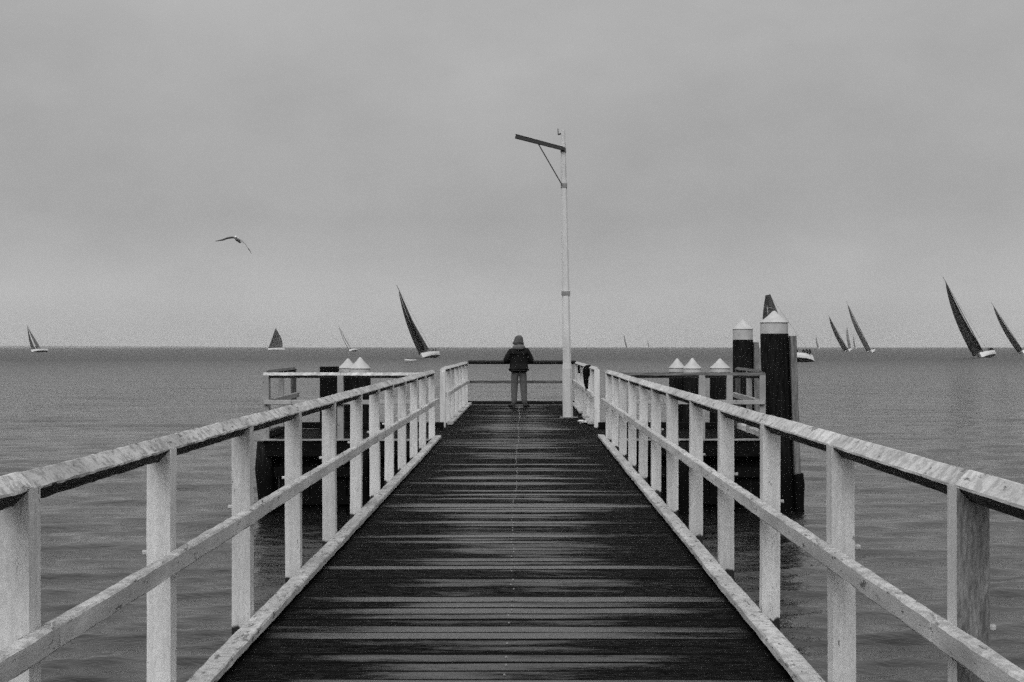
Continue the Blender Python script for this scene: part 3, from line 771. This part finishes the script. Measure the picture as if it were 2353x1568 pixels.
add_crew(*H1, 11.5, (.34, .27, .20, .04), 'the yacht behind the tallest pile', 'crew on the yacht behind the tallest pile', -1)
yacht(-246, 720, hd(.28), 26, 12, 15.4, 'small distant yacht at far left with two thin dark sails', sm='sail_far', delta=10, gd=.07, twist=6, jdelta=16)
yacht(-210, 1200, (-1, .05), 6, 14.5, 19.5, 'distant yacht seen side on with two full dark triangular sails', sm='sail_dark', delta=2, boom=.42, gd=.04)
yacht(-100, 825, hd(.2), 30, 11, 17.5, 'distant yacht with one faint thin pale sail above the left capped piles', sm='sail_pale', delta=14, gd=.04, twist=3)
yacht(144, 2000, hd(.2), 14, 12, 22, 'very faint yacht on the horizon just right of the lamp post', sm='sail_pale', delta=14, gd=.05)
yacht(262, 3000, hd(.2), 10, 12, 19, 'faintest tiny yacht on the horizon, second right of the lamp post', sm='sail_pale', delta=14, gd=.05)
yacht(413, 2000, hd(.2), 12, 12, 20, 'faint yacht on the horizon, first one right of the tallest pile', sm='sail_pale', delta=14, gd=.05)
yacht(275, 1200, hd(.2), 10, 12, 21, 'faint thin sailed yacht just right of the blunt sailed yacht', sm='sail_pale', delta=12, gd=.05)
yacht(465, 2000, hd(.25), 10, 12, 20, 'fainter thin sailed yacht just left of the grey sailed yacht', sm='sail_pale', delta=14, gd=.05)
def strip_on(parent, p, q, w_, name='sail_stripe'):
    tube(name, [p, q], w_, M['sail_mark'], parent, 6)
def sp(u, t, off=-.03):
    """point on the near face of the square topped mainsail (u along chord, t up the mast)"""
    V_ = [c for c in hid.children if c.name.startswith('mainsail')][0].data.vertices
    i_ = round(t * 16); j_ = round(u * 8); v = V_[i_ * 9 + j_].co
    return Vector((v.x, v.y + off, v.z))
def on_sail(p, q, w_, nm): strip_on(hid, sp(*p), sp(*q), w_, nm)
on_sail((0, .5), (1, .56), .022, 'sail_stripe'); on_sail((0, .75), (1, .81), .02, 'sail_stripe')
a_ = sp(.62, .81); b_ = sp(.62, .69); m_ = (a_ + b_) / 2
strip_on(hid, a_, b_, .04, 'sail_emblem'); strip_on(hid, m_, a_ + Vector((.35, 0, 0)), .04, 'sail_emblem'); strip_on(hid, m_, b_ + Vector((.35, 0, 0)), .04, 'sail_emblem')

dg_ = tag(empty('dinghy', (-20.0, 247, WZ + .02), (0, 0, R(165))), 'tiny low pale dinghy on the water between the left piles and the black sailed yacht', 'dinghy')
link('hull', hull_mesh(2.1, 1.4, .36), M['deck'], dg_)
tube('gunwale', [(-1.0, .5, .36), (-.4, .66, .35), (.2, .62, .36), (.8, .3, .40), (1.03, 0, .43), (.8, -.3, .40), (.2, -.62, .36), (-.4, -.66, .35), (-1.0, -.5, .36)], .06, M['hull'], dg_, 8)
# ---------------------------------------------------------------- gull
gu = tag(empty('seagull', (-8.90, 44, 4.78)), 'seagull gliding with arched wings in the left part of the sky', 'bird')
tube('body', [(-.01, -.22, .015), (0, -.14, .01), (0, -.02, 0), (0, .12, -.02), (0, .22, -.03)], [.02, .05, .062, .045, .015], flat('white_feathers', .7), gu, 12)
tube('head', [(0, -.19, .035), (0, -.235, .045), (0, -.27, .04), (0, -.31, .03)], [.025, .036, .026, .006], flat('white_head_feathers', .75), gu, 10)
tube('tail', [(0, .16, -.03), (0, .32, -.045)], [.03, .045], flat('white_tail_feathers', .7), gu, 8)
def wing(pts, ch_, th_, mat):
    V = []; F = []
    for (x_, z_), c, h in zip(pts, ch_, th_):
        V += [(x_, -c * .45, z_), (x_, -c * .1, z_ + h), (x_, c * .55, z_ - h * .2), (x_, -c * .1, z_ - h * .4)]
    n = len(pts)
    for i in range(n - 1):
        for j in range(4):
            k = (j + 1) % 4; F.append((i * 4 + j, i * 4 + k, i * 4 + 4 + k, i * 4 + 4 + j))
    F += [(0, 1, 2, 3), (n * 4 - 4, n * 4 - 3, n * 4 - 2, n * 4 - 1)]
    o = link('wing', mesh('wing', V, F), mat, gu); return o
gw = flat('dark_wing_feathers', .03); lw = flat('pale_wing_feathers', .30)
o = wing([(-.03, .02), (-.15, .04), (-.28, .02), (-.42, -.03), (-.60, -.055)], (.17, .17, .15, .11, .03), (.035, .035, .035, .028, .012), gw); o['label'] = 'raised dark left wing'
o = wing([(.03, .01), (.12, -.05), (.22, -.15), (.29, -.26)], (.17, .17, .16, .14), (.035, .035, .03, .025), lw)
o = wing([(.29, -.26), (.335, -.32), (.38, -.40)], (.14, .12, .03), (.025, .03, .010), gw); o.name = 'wing_tip'

gu.scale = (1.14, 1.14, 1.14)
# ---------------------------------------------------------------- small things left on the jetty
ct = [(0, 1.10, .05, .03), (-.01, 1.06, .085, .045), (-.03, 1.0, .095, .05), (-.04, .94, .075, .045), (-.055, .84, .052, .035), (-.05, .74, .045, .03), (-.04, .66, .03, .025), (-.045, .58, .014, .02)]
V = []; F = []; n = 10
for i, (cx, z_, a, d) in enumerate(ct):
    for j in range(n):
        an = 2 * math.pi * j / n; V.append((cx + .04 + a * math.cos(an), d * math.sin(an), z_ - 1.0))
for i in range(len(ct) - 1):
    for j in range(n):
        k = (j + 1) % n; F.append((i * n + j, i * n + k, i * n + n + k, i * n + n + j))
F += [tuple(range(n)), tuple((len(ct) - 1) * n + j for j in range(n))]
cl = link('hanging_cloth', mesh('hanging_cloth', V, F, True), M['cloth'], None, (1.19, 27.55, 1.0)); tag(cl, 'black cloth or bag hanging down over the right rail just past the cross platform', 'cloth')
st = link('hanging_strap', sweep(rect(.05, .018, .004), line((0, 0, 0), (.005, 0, -.17), 4), jit=.003, name='hanging_strap'), M['cloth'], None, (1.20, 31.9, 1.03)); tag(st, 'short black strap hanging from the far right rail near the lamp post', 'strap')
bm = bmesh.new(); bmesh.ops.create_icosphere(bm, subdivisions=3, radius=.07)
for v_ in bm.verts:
    k = 1 + .45 * mnoise.noise(v_.co * 22 + Vector((3, 1, 2))); v_.co = Vector((v_.co.x * 1.1 * k, v_.co.y * k, v_.co.z * .6 * k))
me = bpy.data.meshes.new('rag'); bm.to_mesh(me); bm.free()
rg = link('crumpled_rag', me, M['rag'], None, (1.08, 26.9, .035)); tag(rg, 'small crumpled white rag on the wet deck inside the right kerb', 'rag')

# ---------------------------------------------------------------- haze
hb = mesh('haze', [(x_, y_, z_) for x_ in (-8000, 8000) for y_ in (-8000, 8000) for z_ in (-5.2, 30)],
          [(0, 1, 3, 2), (4, 6, 7, 5), (0, 4, 5, 1), (2, 3, 7, 6), (0, 2, 6, 4), (1, 5, 7, 3)])
hm = bpy.data.materials.new('sea_haze'); hm.use_nodes = True; hn = hm.node_tree.nodes; hn.clear()
ho = hn.new('ShaderNodeOutputMaterial'); hv = hn.new('ShaderNodeVolumePrincipled')
hv.inputs['Color'].default_value = (.9, .9, .9, 1); hv.inputs['Density'].default_value = .0001
hm.node_tree.links.new(hv.outputs[0], ho.inputs['Volume'])
tag(link('haze', hb, hm), kind='stuff')
